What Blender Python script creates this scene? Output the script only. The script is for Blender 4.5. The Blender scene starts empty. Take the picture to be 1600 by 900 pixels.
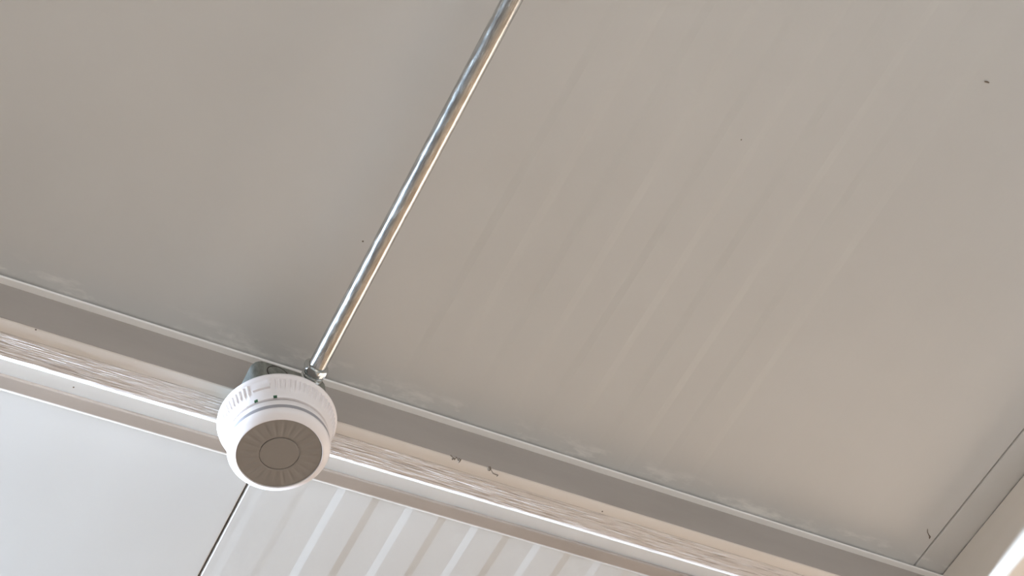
import bpy, bmesh, math, random
from mathutils import Matrix, Vector, noise

random.seed(4)
S = bpy.context.scene
COL = S.collection
H0 = 1.20                      # camera height above the floor; ceiling plane is 1.65 above the camera
CZ = H0 + 1.65

# ------------------------------------------------------------------ camera
F = 2232.263
d1 = Vector((0.86887875, 0.31688519, 0.38030711))
d2 = Vector((-0.46291861, 0.79230301, 0.39744472))
nn = Vector((-0.17537412, -0.52138251, 0.8351073))
right = Vector((d1.x, d2.x, nn.x))
up = -Vector((d1.y, d2.y, nn.y))
back = -Vector((d1.z, d2.z, nn.z))
cd = bpy.data.cameras.new('camera')
cd.sensor_width = 36.0
cd.lens = F / 1600 * 36.0
cd.clip_start = 0.02
cam = bpy.data.objects.new('camera', cd)
COL.objects.link(cam)
m = Matrix((right, up, back)).transposed().to_4x4()
m.translation = (0, 0, H0)
cam.matrix_world = m
S.camera = cam

# ------------------------------------------------------------------ world, lamps, exposure
W = bpy.data.worlds.new('sky'); S.world = W
W.use_nodes = True
bg = W.node_tree.nodes['Background']
bg.inputs['Color'].default_value = (0.95, 0.96, 1.0, 1)
bg.inputs['Strength'].default_value = 0.13
S.view_settings.view_transform = 'Standard'
S.view_settings.look = 'None'
S.view_settings.gamma = 1
S.view_settings.exposure = -0.31

def area(name, loc, target, sx, sy, power, color, spread=180):
    l = bpy.data.lights.new(name, 'AREA')
    l.shape = 'RECTANGLE'; l.size = sx; l.size_y = sy
    l.energy = power; l.color = color; l.spread = math.radians(spread)
    o = bpy.data.objects.new(name, l); COL.objects.link(o)
    o.location = loc
    o.rotation_euler = (Vector(target) - Vector(loc)).to_track_quat('-Z', 'Y').to_euler()
    return o
# cool lamp added out of frame, standing in for daylight from the front
area('added_front_daylight', (-1.45, 2.8, H0 + 1.515), (-0.9, 1.5, H0 + 1.62), 3.0, 0.19, 440, (0.61, 0.782, 1.0), 125)
# warm daylight from the open right-hand side; back and left lamps are added fill
area('daylight_right_side', (4.4, 2.2, H0 + 0.3), (0.9, 1.6, CZ), 2.0, 1.9, 64, (1.0, 0.84, 0.70))
area('added_back_fill', (0.6, -1.5, H0 - 0.2), (0.5, 1.2, CZ - 0.3), 1.6, 1.4, 15, (1.0, 0.87, 0.77))
area('added_left_fill', (-3.2, 0.4, H0 + 0.2), (1.0, 0.8, CZ - 0.3), 2.4, 1.6, 6, (1.0, 0.90, 0.80))  # unseen fill lamp, added to brighten the side beam
sun = bpy.data.lights.new('sun', 'SUN'); sun.energy = 4.2; sun.color = (1.0, 0.80, 0.60); sun.angle = math.radians(1.5)
so = bpy.data.objects.new('sun', sun); COL.objects.link(so)
so.rotation_euler = (-Vector((math.cos(math.radians(48)), 0.0, math.sin(math.radians(48))))).to_track_quat('-Z', 'Y').to_euler()

# ------------------------------------------------------------------ materials
def mat(name, col, rough=0.5, metal=0.0, spec=0.5):
    mt = bpy.data.materials.new(name); mt.use_nodes = True
    b = mt.node_tree.nodes['Principled BSDF']
    b.inputs['Base Color'].default_value = (*col, 1)
    b.inputs['Roughness'].default_value = rough
    b.inputs['Metallic'].default_value = metal
    b.inputs['Specular IOR Level'].default_value = spec
    return mt
def nodes(mt): return mt.node_tree.nodes, mt.node_tree.links, mt.node_tree.nodes['Principled BSDF']
def noise_node(mt, scale, sc=(1, 1, 1), detail=3.0, rough=0.5, coord='Object'):
    N, L, b = nodes(mt)
    tc = N.new('ShaderNodeTexCoord'); mp = N.new('ShaderNodeMapping'); nz = N.new('ShaderNodeTexNoise')
    mp.inputs['Scale'].default_value = sc
    nz.inputs['Scale'].default_value = scale; nz.inputs['Detail'].default_value = detail
    nz.inputs['Roughness'].default_value = rough
    L.new(tc.outputs[coord], mp.inputs['Vector']); L.new(mp.outputs['Vector'], nz.inputs['Vector'])
    return nz
def ramp(mt, src, p0, c0, p1, c1):
    N, L, b = nodes(mt)
    r = N.new('ShaderNodeValToRGB')
    r.color_ramp.elements[0].position = p0; r.color_ramp.elements[0].color = (*c0, 1)
    r.color_ramp.elements[1].position = p1; r.color_ramp.elements[1].color = (*c1, 1)
    L.new(src, r.inputs['Fac']); return r
def bump(mt, src, strength, dist):
    N, L, b = nodes(mt)
    bp = N.new('ShaderNodeBump'); bp.inputs['Strength'].default_value = strength
    bp.inputs['Distance'].default_value = dist
    L.new(src, bp.inputs['Height']); L.new(bp.outputs['Normal'], b.inputs['Normal'])

# panel paint: faint mottling and pale caulk smears beside the beam
PANEL = mat('panel_paint', (0.74, 0.72, 0.69), 0.42)
N, L, b = nodes(PANEL)
nz = noise_node(PANEL, 3.0, detail=4)
base = ramp(PANEL, nz.outputs['Fac'], 0.3, (0.565, 0.546, 0.518), 0.7, (0.595, 0.576, 0.548))
tc = N.new('ShaderNodeTexCoord'); sx = N.new('ShaderNodeSeparateXYZ'); L.new(tc.outputs['Object'], sx.inputs[0])
mr = N.new('ShaderNodeMapRange'); mr.inputs['From Min'].default_value = 0.975; mr.inputs['From Max'].default_value = 1.005
L.new(sx.outputs['Y'], mr.inputs['Value'])
mr2 = N.new('ShaderNodeMapRange'); mr2.inputs['From Min'].default_value = 1.03; mr2.inputs['From Max'].default_value = 1.02
L.new(sx.outputs['Y'], mr2.inputs['Value'])
sm = noise_node(PANEL, 16, (1.0, 3.0, 1), 5, 0.65)
sr = ramp(PANEL, sm.outputs['Fac'], 0.52, (0, 0, 0), 0.68, (1, 1, 1))
mu = N.new('ShaderNodeMath'); mu.operation = 'MULTIPLY'; L.new(mr.outputs[0], mu.inputs[0]); L.new(sr.outputs['Color'], mu.inputs[1])
mu2 = N.new('ShaderNodeMath'); mu2.operation = 'MULTIPLY'; L.new(mu.outputs[0], mu2.inputs[0]); L.new(mr2.outputs[0], mu2.inputs[1])
mix = N.new('ShaderNodeMix'); mix.data_type = 'RGBA'
L.new(mu2.outputs[0], mix.inputs['Factor']); L.new(base.outputs['Color'], mix.inputs['A']); mix.inputs['B'].default_value = (0.74, 0.71, 0.67, 1)
L.new(mix.outputs['Result'], b.inputs['Base Color'])
fine = noise_node(PANEL, 420, detail=2)
bump(PANEL, fine.outputs['Fac'], 0.03, 0.0003)

TRIM = mat('beige_trim_paint', (0.62, 0.545, 0.475), 0.45)
nz = noise_node(TRIM, 7, (0.5, 2, 2), 5, 0.6)
rr = ramp(TRIM, nz.outputs['Fac'], 0.3, (0.68, 0.615, 0.555), 0.72, (0.72, 0.655, 0.595))
nodes(TRIM)[1].new(rr.outputs['Color'], nodes(TRIM)[2].inputs['Base Color'])
nz2 = noise_node(TRIM, 90, (0.25, 1, 1), 3); bump(TRIM, nz2.outputs['Fac'], 0.25, 0.0008)

CREAM = mat('cream_sealant', (0.88, 0.83, 0.78), 0.5)
nz = noise_node(CREAM, 300, detail=2); bump(CREAM, nz.outputs['Fac'], 0.4, 0.0006)
PAINTED_SHADE = mat('painted_shade_trim', (0.42, 0.375, 0.335), 0.5)  # beam paint darkened: the near face's shade is put into this colour
nz = noise_node(PAINTED_SHADE, 9, (0.5, 2, 2), 5, 0.6)
rr = ramp(PAINTED_SHADE, nz.outputs['Fac'], 0.3, (0.365, 0.318, 0.28), 0.72, (0.405, 0.355, 0.315))
nodes(PAINTED_SHADE)[1].new(rr.outputs['Color'], nodes(PAINTED_SHADE)[2].inputs['Base Color'])
BATTEN = mat('brown_batten_paint', (0.44, 0.375, 0.315), 0.5)
nz = noise_node(BATTEN, 12, (0.5, 2, 2), 5, 0.6)
rr = ramp(BATTEN, nz.outputs['Fac'], 0.3, (0.29, 0.235, 0.19), 0.72, (0.33, 0.268, 0.22))
nodes(BATTEN)[1].new(rr.outputs['Color'], nodes(BATTEN)[2].inputs['Base Color'])
WOOD = mat('painted_rough_timber', (0.68, 0.61, 0.56), 0.55)
nz = noise_node(WOOD, 620, (0.028, 1, 1), 4, 0.6)
rr = ramp(WOOD, nz.outputs['Fac'], 0.34, (0.46, 0.38, 0.33), 0.46, (0.82, 0.74, 0.68))
nodes(WOOD)[1].new(rr.outputs['Color'], nodes(WOOD)[2].inputs['Base Color'])
bump(WOOD, nz.outputs['Fac'], 1.0, 0.0035)

GALV = mat('galvanised_steel', (0.52, 0.52, 0.50), 0.22, 1.0)
nz = noise_node(GALV, 260, (1, 0.14, 1), 5, 0.7)
rr = ramp(GALV, nz.outputs['Fac'], 0.35, (0.38, 0.37, 0.35), 0.6, (0.58, 0.57, 0.54))
nodes(GALV)[1].new(rr.outputs['Color'], nodes(GALV)[2].inputs['Base Color'])
r2 = ramp(GALV, nz.outputs['Fac'], 0.4, (0.20,) * 3, 0.7, (0.30,) * 3)
nodes(GALV)[1].new(r2.outputs['Color'], nodes(GALV)[2].inputs['Roughness'])

BOXM = mat('dull_zinc_box', (0.25, 0.26, 0.255), 0.42, 0.85)
nz = noise_node(BOXM, 60, (1, 1, 0.4), 5, 0.7)
rr = ramp(BOXM, nz.outputs['Fac'], 0.35, (0.16, 0.17, 0.155), 0.68, (0.40, 0.415, 0.38))
nodes(BOXM)[1].new(rr.outputs['Color'], nodes(BOXM)[2].inputs['Base Color'])
bump(BOXM, nz.outputs['Fac'], 0.3, 0.001)
CHROME = mat('bright_zinc', (0.62, 0.64, 0.64), 0.16, 1.0)
PLASTIC = mat('white_plastic', (0.80, 0.735, 0.715), 0.34)
RINGM = mat('grey_ring_plastic', (0.33, 0.31, 0.32), 0.45)
FACEM = mat('taupe_face_plastic', (0.26, 0.23, 0.205), 0.5)
GREEN = mat('green_lens', (0.03, 0.11, 0.05), 0.3)
DARK = mat('dark_gap', (0.05, 0.04, 0.035), 0.8)
WEB = mat('dusty_cobweb', (0.16, 0.12, 0.085), 0.9)
FLOORM = mat('floor_concrete', (0.46, 0.38, 0.31), 0.7)
SIDEP = mat('side_beam_paint', (0.80, 0.72, 0.63), 0.5)
nz = noise_node(SIDEP, 9, (2, 0.5, 2), 4)
rr = ramp(SIDEP, nz.outputs['Fac'], 0.3, (0.79, 0.71, 0.62), 0.72, (0.83, 0.75, 0.665))
nodes(SIDEP)[1].new(rr.outputs['Color'], nodes(SIDEP)[2].inputs['Base Color'])
nz = noise_node(FLOORM, 4, detail=6)
rr = ramp(FLOORM, nz.outputs['Fac'], 0.3, (0.43, 0.355, 0.285), 0.7, (0.53, 0.445, 0.36))
nodes(FLOORM)[1].new(rr.outputs['Color'], nodes(FLOORM)[2].inputs['Base Color'])
WALLM = mat('wall_stucco', (0.60, 0.54, 0.47), 0.85)
nz = noise_node(WALLM, 60, detail=4); bump(WALLM, nz.outputs['Fac'], 0.4, 0.004)

# ------------------------------------------------------------------ helpers
def link(name, me, mt, parent=None, loc=(0, 0, 0), smooth=False):
    o = bpy.data.objects.new(name, me); COL.objects.link(o)
    me.materials.append(mt)
    o.parent = parent; o.location = loc
    if smooth:
        me.shade_smooth()
        me.set_sharp_from_angle(angle=math.radians(38))
    return o
def from_bm(name, bm, mt, parent=None, loc=(0, 0, 0), smooth=False):
    bmesh.ops.recalc_face_normals(bm, faces=bm.faces[:])
    me = bpy.data.meshes.new(name); bm.to_mesh(me); bm.free()
    return link(name, me, mt, parent, loc, smooth)
def empty(name, loc, label, cat, group=None):
    o = bpy.data.objects.new(name, None); COL.objects.link(o); o.location = loc
    o.empty_display_size = 0.05
    o['label'] = label; o['category'] = cat
    if group: o['group'] = group
    return o
def tag(o, label, cat, group=None):
    o['label'] = label; o['category'] = cat
    if group: o['group'] = group
    return o
def struct(o): o['kind'] = 'structure'; return o
def box(bm, x0, x1, y0, y1, z0, z1):
    v = [bm.verts.new((x, y, z)) for z in (z0, z1) for y in (y0, y1) for x in (x0, x1)]
    for f in ((0, 1, 3, 2), (4, 5, 7, 6), (0, 1, 5, 4), (2, 3, 7, 6), (0, 2, 6, 4), (1, 3, 7, 5)):
        bm.faces.new([v[i] for i in f])
def extrude_yz(pts, x0, x1):
    """closed polygon in (y, z) swept along x"""
    bm = bmesh.new()
    a = [bm.verts.new((x0, y, z)) for y, z in pts]; c = [bm.verts.new((x1, y, z)) for y, z in pts]
    n = len(pts)
    for i in range(n): bm.faces.new((a[i], a[(i + 1) % n], c[(i + 1) % n], c[i]))
    bm.faces.new(a); bm.faces.new(c[::-1]); return bm
def extrude_xz(pts, y0, y1):
    bm = bmesh.new()
    a = [bm.verts.new((x, y0, z)) for x, z in pts]; c = [bm.verts.new((x, y1, z)) for x, z in pts]
    n = len(pts)
    for i in range(n): bm.faces.new((a[i], a[(i + 1) % n], c[(i + 1) % n], c[i]))
    bm.faces.new(a); bm.faces.new(c[::-1]); return bm
def arc(cx, cz, r, a0, a1, n):
    return [(cx + r * math.cos(math.radians(a0 + (a1 - a0) * i / n)), cz + r * math.sin(math.radians(a0 + (a1 - a0) * i / n))) for i in range(n + 1)]
def lathe(prof, seg=128, mod=None):
    """prof: (r, z); surface of revolution about z"""
    bm = bmesh.new(); rings = []
    for k, (r, z) in enumerate(prof):
        if r < 1e-6: rings.append([bm.verts.new((0, 0, z))]); continue
        ring = []
        for i in range(seg):
            a = 2 * math.pi * i / seg
            rr_ = r + (mod(k, i, a) if mod else 0)
            ring.append(bm.verts.new((rr_ * math.cos(a), rr_ * math.sin(a), z)))
        rings.append(ring)
    for p, q in zip(rings, rings[1:]):
        for i in range(seg):
            j = (i + 1) % seg
            if len(p) == 1 and len(q) == 1: continue
            if len(p) == 1: bm.faces.new((p[0], q[i], q[j]))
            elif len(q) == 1: bm.faces.new((p[i], p[j], q[0]))
            else: bm.faces.new((p[i], p[j], q[j], q[i]))
    return bm
def tube_bm(bm, pts, rad, seg=8):
    pts = [Vector(p) for p in pts]; rings = []
    for i, p in enumerate(pts):
        t = (pts[min(i + 1, len(pts) - 1)] - pts[max(i - 1, 0)]).normalized()
        u = t.orthogonal().normalized() if i == 0 else (u - t * u.dot(t)).normalized()
        w = t.cross(u)
        r = rad[i] if isinstance(rad, (list, tuple)) else rad
        rings.append([bm.verts.new(p + r * (math.cos(2 * math.pi * k / seg) * u + math.sin(2 * math.pi * k / seg) * w)) for k in range(seg)])
    for a, c in zip(rings, rings[1:]):
        for k in range(seg): bm.faces.new((a[k], a[(k + 1) % seg], c[(k + 1) % seg], c[k]))
    bm.faces.new(rings[0][::-1]); bm.faces.new(rings[-1])

YB, YF = -1.60, 3.0            # back wall and front wall
# ------------------------------------------------------------------ ceiling with its ribbed panels
bm = bmesh.new(); box(bm, -1.68, 2.77, YB, YF + 0.1, CZ + 0.0085, CZ + 0.09)
ceiling = struct(from_bm('ceiling', bm, DARK))
def panel(x0, x1, flanks):
    """flanks: (x centre, sign, depth).  sign -1: the paint steps down with x (faces left), +1 steps up."""
    e = 0.0022
    low = [(x0, CZ + 0.0085), (x0, CZ + e)] + [(x0 + e * 0.35, CZ + e * 0.35), (x0 + e, CZ)]
    z = 0.0
    for x, s, d in flanks:
        low.append((x - 0.0062, CZ + z)); z = -d if s < 0 else 0.0
        low.append((x + 0.0062, CZ + z))
    low += [(x1 - e, CZ), (x1 - e * 0.35, CZ + e * 0.35), (x1, CZ + e), (x1, CZ + 0.0085)]
    return from_bm('ceiling_panel', extrude_xz(low, YB, YF), PANEL, ceiling)
def ribs(first, last, depth):
    out = []; x = first; s = -1
    while x < last: out.append((x, s, depth(x))); x += 0.0557; s = -s
    if s > 0: out = out[:-1]
    return out
def dmid(x):
    k = 1.0 if x < 1.10 else (0.8 if x < 1.15 else 0.3)
    if x < 0.60: k = 0.3
    return 0.0007 * k
panel(-1.675, -0.5665, ribs(-1.60, -0.60, lambda x: 0.00003))
panel(-0.5635, 0.5440, ribs(-0.543, 0.50, lambda x: 0.00004))
fl = ribs(0.5665, 1.62, dmid)
panel(0.5465, 1.6548, fl)
panel(1.6572, 2.766, ribs(1.76, 2.70, lambda x: 0.00006))

# ------------------------------------------------------------------ front beam
def Z(z): return H0 + z
zb = 1.5663
beam = empty('ceiling_beam', (0.0, 1.051, Z(zb)), 'beige painted beam crossing under the ceiling, carrying the junction box', 'beam')
by, bz = 1.051, Z(zb)
BX0, BX1 = -1.675, 1.7165
r = 0.002
pts = [(1.0238, 1.6498), (1.0238, zb + r)] + [(1.0238 + r - r * math.cos(a), zb + r - r * math.sin(a)) for a in (0.5, 1.05)] + \
      [(1.0238 + r, zb), (1.0425, zb), (1.0425, zb + 0.004), (1.079, zb + 0.004), (1.079, 1.6498)]
from_bm('beam_body', extrude_yz([(y - by, Z(z) - bz) for y, z in pts], BX0, BX1), TRIM, beam)
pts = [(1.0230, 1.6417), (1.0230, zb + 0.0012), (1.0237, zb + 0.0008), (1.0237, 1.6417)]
o = from_bm('side_shade_sheet', extrude_yz([(y - by, Z(z) - bz) for y, z in pts], BX0, BX1), PAINTED_SHADE, beam)  # thin sheet over the near face, carrying its painted shade
o['label'] = 'side face with its shade in the colour'
# cove ledge against the ceiling
pts = [(1.0140, 1.6462), (1.0134, 1.6456), (1.0134, 1.6424), (1.0140, 1.6418), (1.0237, 1.6418), (1.0237, 1.6462)]
from_bm('ledge', extrude_yz([(y - by, Z(z) - bz) for y, z in pts], BX0, BX1), CREAM, beam)
# rough-sawn strip of the underside, its grain modelled as relief, with the rounded far edge
def strip():
    bm = bmesh.new()
    ys = [1.0426, 1.0427] + [1.0430 + i * (0.0346 / 84) for i in range(85)]
    nx = 700; rows = []
    X0, X1 = -0.3, BX1
    for i in range(nx + 1):
        x = X0 + (X1 - X0) * i / nx; row = []
        for j, y in enumerate(ys):
            g = (0.35 - abs(noise.noise((x * 7.0, y * 480, 3.1)))) * 0.9 + noise.noise((x * 30, y * 900, 9.7)) * 0.5
            w = noise.noise((x * 3.0, y * 60, 1.0))
            h = -0.0006 * g + 0.0003 * w
            if j == 0: z = zb + 0.0035
            else:
                fade = min(1, (j - 1) / 4, (len(ys) - 1 - j) / 3)
                z = zb - 0.0004 + h * fade
            row.append(bm.verts.new((x, y - by, Z(z) - bz)))
        for yy, zz in ((1.0806, 0.0006), (1.0828, 0.0018), (1.0842, 0.0034), (1.0847, 0.006), (1.0847, 0.03), (1.0795, 0.032)):
            row.append(bm.verts.new((x, yy - by, Z(zb + zz) - bz)))
        rows.append(row)
    for a, c in zip(rows, rows[1:]):
        for j in range(len(a) - 1): bm.faces.new((a[j], a[j + 1], c[j + 1], c[j]))
    return bm
o = from_bm('rough_timber_strip', strip(), WOOD, beam, smooth=True)
o['label'] = 'rough weathered wood grain strip'

# ------------------------------------------------------------------ cover batten on the ceiling beyond the beam
t = 0.006
y0 = 1.1655 * (1.65 - t) / 1.65; y1 = 1.1850 * (1.65 - t) / 1.65
pts = [(y0, 1.6496), (y0, 1.65 - t + 0.0008), (y0 + 0.0008, 1.65 - t), (y1, 1.65 - t)] + \
      [(y1 + 0.0020, 1.65 - t + 0.0006), (y1 + 0.0042, 1.65 - t + 0.0020), (y1 + 0.0056, 1.65 - t + 0.0036), (y1 + 0.0060, 1.6496)]
bat = from_bm('cover_batten', extrude_yz([(y - 1.17, z - 1.65) for y, z in pts], BX0, BX1), BATTEN, None, (0, 1.17, CZ))
tag(bat, 'narrow brown batten across the bright ceiling just beyond the beam', 'batten')

# ------------------------------------------------------------------ side beam
sb = 1.549
pts = [(1.7215, 1.6498), (1.7215, 1.6478), (1.7165, 1.6478), (1.7165, sb + 0.0135), (1.7165, sb + 0.012)] + [(1.7285 - 0.012 * math.cos(a), sb + 0.012 - 0.012 * math.sin(a)) for a in (0.2, 0.4, 0.6, 0.8, 1.0, 1.2, 1.4)] + \
      [(1.7285, sb), (1.7295, sb), (1.815, sb), (1.82, sb + 0.005), (1.82, 1.6498)]
side = from_bm('side_beam', extrude_xz([(x - 1.77, Z(z) - Z(sb)) for x, z in pts], YB, YF), SIDEP, None, (1.77, 0, Z(sb)), smooth=True)
tag(side, 'smooth beige side beam closing the ceiling at the right corner', 'beam')

# ------------------------------------------------------------------ junction box
cx, cy = 0.4975, 1.0200
jb = empty('junction_box', (cx, cy, Z(1.5187)), 'grey galvanised square junction box between the beam and the round detector', 'junction box')
zt, zl, hw, cr = 0.0471, 0.0, 0.0530, 0.015
def rsq(h, c, n=6):
    out = []
    for q in range(4):
        ccx = (h - c) * (1 if q in (0, 3) else -1); ccy = (h - c) * (1 if q in (0, 1) else -1)
        for i in range(n + 1):
            a = math.radians(q * 90 + 90 * i / n); out.append((ccx + c * math.cos(a), ccy + c * math.sin(a)))
    return out
bm = bmesh.new()
levels = [(hw - 0.003, zt, cr - 0.003), (hw - 0.0008, zt - 0.0008, cr - 0.001), (hw, zt - 0.003, cr), (hw, 0.004, cr), (hw + 0.0008, 0.0036, cr), (hw + 0.0008, zl, cr)]
R = [[bm.verts.new((x, y, z)) for x, y in rsq(h, c)] for h, z, c in levels]
for a, c in zip(R, R[1:]):
    for i in range(len(a)): bm.faces.new((a[i], a[(i + 1) % len(a)], c[(i + 1) % len(a)], c[i]))
bm.faces.new(R[0]); bm.faces.new(R[-1])
from_bm('box_body', bm, BOXM, jb, smooth=True)
# punched knockout on the near side: a dark punched slit round a slightly pushed-in disc
def ring_y(r0, r1, y, zc, xc, a0=0, a1=360, n=40, dy=0.0006):
    bm = bmesh.new(); P = []
    for i in range(n + 1):
        a = math.radians(a0 + (a1 - a0) * i / n)
        P.append([bm.verts.new((xc + rr_ * math.cos(a), y + yy, zc + rr_ * math.sin(a))) for rr_, yy in ((r0, 0), (r0, -dy), (r1, -dy), (r1, 0))])
    for p, q in zip(P, P[1:]):
        for k in range(4): bm.faces.new((p[k], p[(k + 1) % 4], q[(k + 1) % 4], q[k]))
    return bm
from_bm('knockout_slit', ring_y(0.0142, 0.0155, -hw, 0.0268, -0.0205, -30, 215), DARK, jb)
k = from_bm('knockout_disc', lathe([(0, 0), (0.0140, 0), (0.0140, 0.0006), (0, 0.0009)], 32), BOXM, jb, (-0.0205, -hw, 0.0268), True)
k.rotation_euler = (math.radians(90), 0, 0)
# mounting screw heads on the box edge, left
k = from_bm('screw_head', lathe([(0, 0.0022), (0.0018, 0.0019), (0.0030, 0.0009), (0.0033, 0), (0, 0)], 20), CHROME, jb, (-hw - 0.0004, -0.012, 0.006), True)
k.rotation_euler = (0, math.radians(-90), 0)

# connector into the near side of the box
czl = 1.5465 - 1.5187
con = from_bm('conduit_connector', lathe([(0, 0), (0.0105, 0), (0.0112, 0.001), (0.0112, 0.0075), (0.0140, 0.0085), (0.0147, 0.0098), (0.0140, 0.0110),
      (0.0118, 0.0120), (0.0118, 0.0135), (0.0146, 0.0142), (0.0152, 0.0156), (0.0146, 0.0170), (0.0125, 0.018), (0.0125, 0.019), (0, 0.019)], 48), CHROME, jb, (0.52 - cx, -hw, czl), True)
con.rotation_euler = (math.radians(90), 0, 0)
bm = bmesh.new(); rings = []
for rr_, z in ((0.0128, 0), (0.0160, 0.0006), (0.0172, 0.0022), (0.0172, 0.0085), (0.0160, 0.0104), (0.0128, 0.0112)):
    ring = []
    for i in range(48):
        a = 2 * math.pi * i / 48
        hexr = 0.0152 / math.cos((a + math.pi / 6) % (math.pi / 3) - math.pi / 6)
        q = min(rr_, hexr) if rr_ > 0.013 else rr_
        ring.append(bm.verts.new((q * math.cos(a), q * math.sin(a), z)))
    rings.append(ring)
for a, c in zip(rings, rings[1:]):
    for i in range(48): bm.faces.new((a[i], a[(i + 1) % 48], c[(i + 1) % 48], c[i]))
bm.faces.new(rings[0][::-1]); bm.faces.new(rings[-1])
from_bm('compression_nut', bm, CHROME, con, (0, 0, 0.019), True)

# ------------------------------------------------------------------ conduit
bm = bmesh.new()
zc = Z(1.5465)
pp = [(0, 0.0)] ; ypos = [cy - hw - 0.024 - i * 0.02 for i in range(126)]
tube_bm(bm, [(0.0003 * math.sin(y * 5), y + 1.0, 0) for y in ypos], 0.0119, 40)
cond = from_bm('steel_conduit', bm, GALV, None, (0.52, -1.0, zc), True)
tag(cond, 'long galvanised steel conduit pipe running under the ceiling seam into the box', 'pipe')

# ------------------------------------------------------------------ smoke detector
dz = H0 + 1.528
det = empty('smoke_detector', (cx, 1.0196, dz), 'round white smoke detector with grey face, mounted below the junction box', 'smoke detector')
def zz(v): return v - 1.528 - 0.0093 * min(1, max(0, (v - 1.451) / 0.018))
NR = 72; SEG = NR * 6
def ribmod(prof_on):
    def f(k, i, a):
        if not prof_on[k]: return 0
        deg = math.degrees(a) % 360
        if 217 < deg < 242: return 0          # smooth area beside the release tab
        ph = i % 6
        return prof_on[k] * (0.0017 if ph in (0, 1) else 0)
    return f
base_prof = [(0.0, zz(1.528)), (0.066, zz(1.528)), (0.0755, zz(1.5275)), (0.0770, zz(1.5260)), (0.0775, zz(1.5235)), (0.0770, zz(1.5212)), (0.0755, zz(1.5195)),
             (0.0740, zz(1.5188)), (0.0733, zz(1.5178)), (0.0722, zz(1.513)), (0.0708, zz(1.508)), (0.0694, zz(1.5035)), (0.0688, zz(1.5020)), (0.0676, zz(1.497)), (0.0662, zz(1.4925)), (0.0650, zz(1.4905)), (0.0620, zz(1.4905)), (0.060, zz(1.495)), (0, zz(1.495))]
on = [0] * len(base_prof)
for q, v in zip((8, 9, 10, 11), (0.9, 1.0, 1.0, 0.8)): on[q] = v
from_bm('mounting_base', lathe(base_prof, SEG, ribmod(on)), PLASTIC, det, smooth=True)
body_prof = [(0, zz(1.4935)), (0.0585, zz(1.4935)), (0.0600, zz(1.4900)), (0.0628, zz(1.4885)), (0.0642, zz(1.4868)), (0.0649, zz(1.484)), (0.0652, zz(1.479)), (0.0652, zz(1.4766)), (0.0649, zz(1.4761)), (0.0636, zz(1.4760)),
             (0.0636, zz(1.4700)), (0.0649, zz(1.4698)), (0.0652, zz(1.4690)), (0.0651, zz(1.4655)), (0.0646, zz(1.4625)), (0.0636, zz(1.4588)), (0.0618, zz(1.4550)), (0.0596, zz(1.4520)), (0.0572, zz(1.4500)), (0.0553, zz(1.4490)), (0.0544, zz(1.4488)), (0.0539, zz(1.4492)), (0.0537, zz(1.4508)), (0.0537, zz(1.4545)), (0, zz(1.4545))]
from_bm('detector_body', lathe(body_prof, 160), PLASTIC, det, smooth=True)
o = from_bm('accent_ring', lathe([(0.0634, zz(1.4761)), (0.0650, zz(1.4760)), (0.0651, zz(1.4730)), (0.0650, zz(1.4700)), (0.0634, zz(1.4699))], 160), RINGM, det, smooth=True)
o['label'] = 'grey ring'
# face with faint radial flutes
def facemod(seg=240):
    bm = bmesh.new(); rs = [0.0, 0.0256, 0.0256, 0.0262, 0.029, 0.034, 0.040, 0.046, 0.051, 0.0530, 0.0534]
    rings = []
    for q, r_ in enumerate(rs):
        if r_ == 0: rings.append([bm.verts.new((0, 0, zz(1.4535)))] ); continue
        ring = []
        for i in range(seg):
            a = 2 * math.pi * i / seg
            fl_ = 0.5 + 0.5 * math.cos(24 * a)
            amp = 0.0008 * math.sin(math.pi * min(1, max(0, (r_ - 0.0262) / 0.0268)))
            z = zz(1.4502) + (0.0033 if q == 1 else 0.0003 if q == 2 else 0.0006 if q == 10 else 0) + amp * (fl_ ** 3)
            ring.append(bm.verts.new((r_ * math.cos(a), r_ * math.sin(a), z)))
        rings.append(ring)
    for a, c in zip(rings, rings[1:]):
        for i in range(seg):
            if len(a) == 1: bm.faces.new((a[0], c[i], c[(i + 1) % seg]))
            else: bm.faces.new((a[i], a[(i + 1) % seg], c[(i + 1) % seg], c[i]))
    return bm
o = from_bm('face_disc', facemod(), FACEM, det, smooth=True); o['label'] = 'taupe grey fluted face'
o = from_bm('test_button', lathe([(0.0246, zz(1.4534)), (0.0246, zz(1.4503)), (0.0243, zz(1.4500)), (0, zz(1.4500))], 96), FACEM, det, smooth=True); o['label'] = 'taupe grey round button'
def on_skirt(deg, r_, z):
    a = math.radians(deg); return (r_ * math.cos(a), r_ * math.sin(a), zz(z))
# release tab: raised L-shaped lug on the skirt
def lug(d0, d1_, z0, z1, h0, h1, n=8):
    """patch of the skirt between two angles and heights, standing h0..h1 proud"""
    bm = bmesh.new(); P = []
    def sr(z): return 0.0650 + (z - 1.4905) * (0.0733 - 0.0650) / (1.5178 - 1.4905)
    for i in range(n + 1):
        a = math.radians(d0 + (d1_ - d0) * i / n); row = []
        for z, h in ((z0, -0.001), (z0, h0), (z1, h1), (z1, -0.001)):
            q = sr(z) + h; row.append(bm.verts.new((q * math.cos(a), q * math.sin(a), zz(z))))
        P.append(row)
    for p, q in zip(P, P[1:]):
        for k_ in range(4): bm.faces.new((p[k_], p[(k_ + 1) % 4], q[(k_ + 1) % 4], q[k_]))
    bm.faces.new(P[0]); bm.faces.new(P[-1]); return bm
tb = from_bm('release_tab', lug(221, 239, 1.5050, 1.5105, 0.0038, 0.0034), PLASTIC, det)
from_bm('tab_stop', lug(237, 239.5, 1.5100, 1.5185, 0.0030, 0.0030), PLASTIC, tb)
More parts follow.
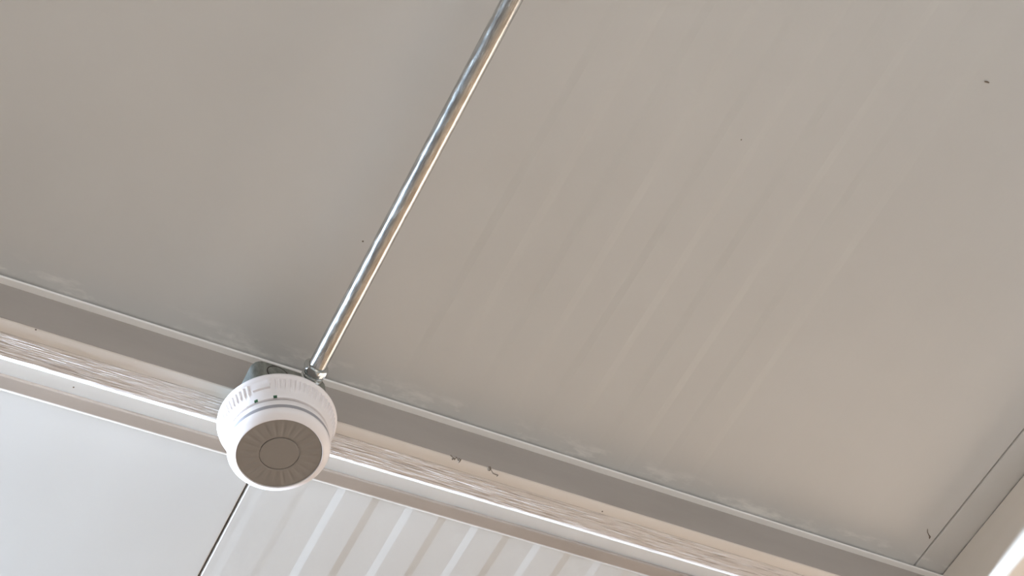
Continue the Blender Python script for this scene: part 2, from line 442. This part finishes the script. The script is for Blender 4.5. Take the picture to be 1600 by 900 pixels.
for dg in (222, 243.5):
    q = from_bm('status_window', lug(dg - 2.0, dg + 2.0, 1.4905, 1.4960, 0.0006, 0.0006, 3), GREEN, det)
    q['label'] = 'small dark green window'

# ------------------------------------------------------------------ cobweb clumps and specks
def wisp(name, pts, rad, loc, label, cat='cobweb'):
    bm = bmesh.new()
    for chain, rr_ in zip(pts, rad): tube_bm(bm, chain, rr_, 6)
    o = from_bm(name, bm, WEB, None, loc, True); tag(o, label, cat); return o
def at(x, y, Zp, off=0.0):
    v = Vector((x - 800, y - 450, F)); v = Vector((v.dot(d1), v.dot(d2), v.dot(nn))); v *= Zp / v.z
    return Vector((v.x, v.y, H0 + Zp - off))
def path(pix, Zp, off=0.0008):
    P = [at(x, y, Zp, off) for x, y in pix]; o = P[0]; return [tuple(p - o) for p in P], o
A, oA = path([(704, 711), (708, 715), (710, 718), (713, 714), (716, 719), (718, 721), (720, 717)], zb)
B = [tuple(at(x, y, zb, 0.0012) - oA) for x, y in ((706, 717), (708, 716), (710, 715))]
Cc = [tuple(at(x, y, zb, 0.0012) - oA) for x, y in ((716, 722), (718, 718), (717, 716))]
wisp('cobweb_clump', [A, B, Cc], [0.0008, 0.0013, 0.0010], oA, 'dark knotted cobweb clump on the near edge of the beam')
A, oA = path([(762, 732), (763, 729), (766, 729), (767, 732), (765, 735), (762, 734), (765, 731), (768, 735), (770, 739), (774, 741), (778, 742), (776, 744)], zb)
wisp('cobweb_curl', [A], [0.0007], oA, 'dark cobweb curled into a loop on the beam edge')
A, oA = path([(1449, 826), (1449, 831), (1451, 835), (1453, 838), (1452, 841)], 1.65)
wisp('cobweb_strand', [A], [[0.0003, 0.0004, 0.0006, 0.0012, 0.0008]], oA, 'thin dark cobweb strand on the ceiling in the right corner')
A, oA = path([(1388, 896), (1392, 899), (1397, 897), (1402, 901), (1396, 903)], 1.60)
oA = Vector((oA.x, 1.0225, oA.z))
wisp('cobweb_tuft', [A], [[0.0015, 0.002, 0.0018, 0.0022, 0.001]], oA, 'dark cobweb tuft on the shaded beam face beside the right corner')
A, oA = path([(1538, 127), (1542, 127.5), (1545, 129)], 1.65)
wisp('dead_gnat', [A], [[0.0006, 0.001, 0.0008]], oA, 'tiny dark insect on the ceiling panel at the upper right', 'insect')
for k_, (x, y, Zp, lab) in enumerate(((1158, 218, 1.65, 'tiny dark speck in the middle of the striped ceiling panel'),
        (567, 377, 1.65, 'tiny dark speck on the plain ceiling left of the conduit'),
        (56, 515, zb, 'tiny dark speck on the smooth beam underside at the far left'),
        (115, 605, 1.65, 'tiny dark speck on the bright ceiling strip behind the beam'),
        (941, 799, zb, 'tiny dark speck on the beam underside toward the right'))):
    p = at(x, y, Zp, 0.0002)
    o = from_bm('dirt_speck', lathe([(0, 0), (0.0012, 0), (0.0010, -0.0005), (0, -0.0008)], 10), WEB, None, p, True)
    tag(o, lab, 'speck', 'tiny dark specks on the ceiling and beam')

# ------------------------------------------------------------------ room around
bm = bmesh.new(); box(bm, -4, 6, YB - 0.1, 6, -0.1, 0); struct(from_bm('floor', bm, FLOORM))
bm = bmesh.new(); box(bm, -4, 6, YB - 0.15, YB, 0, CZ + 0.09); struct(from_bm('wall_back', bm, WALLM))
bm = bmesh.new(); box(bm, -2.6, 2.77, YF + 0.02, YF + 0.14, 0, H0 + 1.40); struct(from_bm('wall_front', bm, WALLM))  # unseen wall, added to give the front lamp its gap
bm = bmesh.new(); box(bm, 3.0, 3.12, YB, 1.1, 0, CZ + 0.09); struct(from_bm('sun_block_right', bm, WALLM))  # unseen wall, added to keep the sun off the rear floor
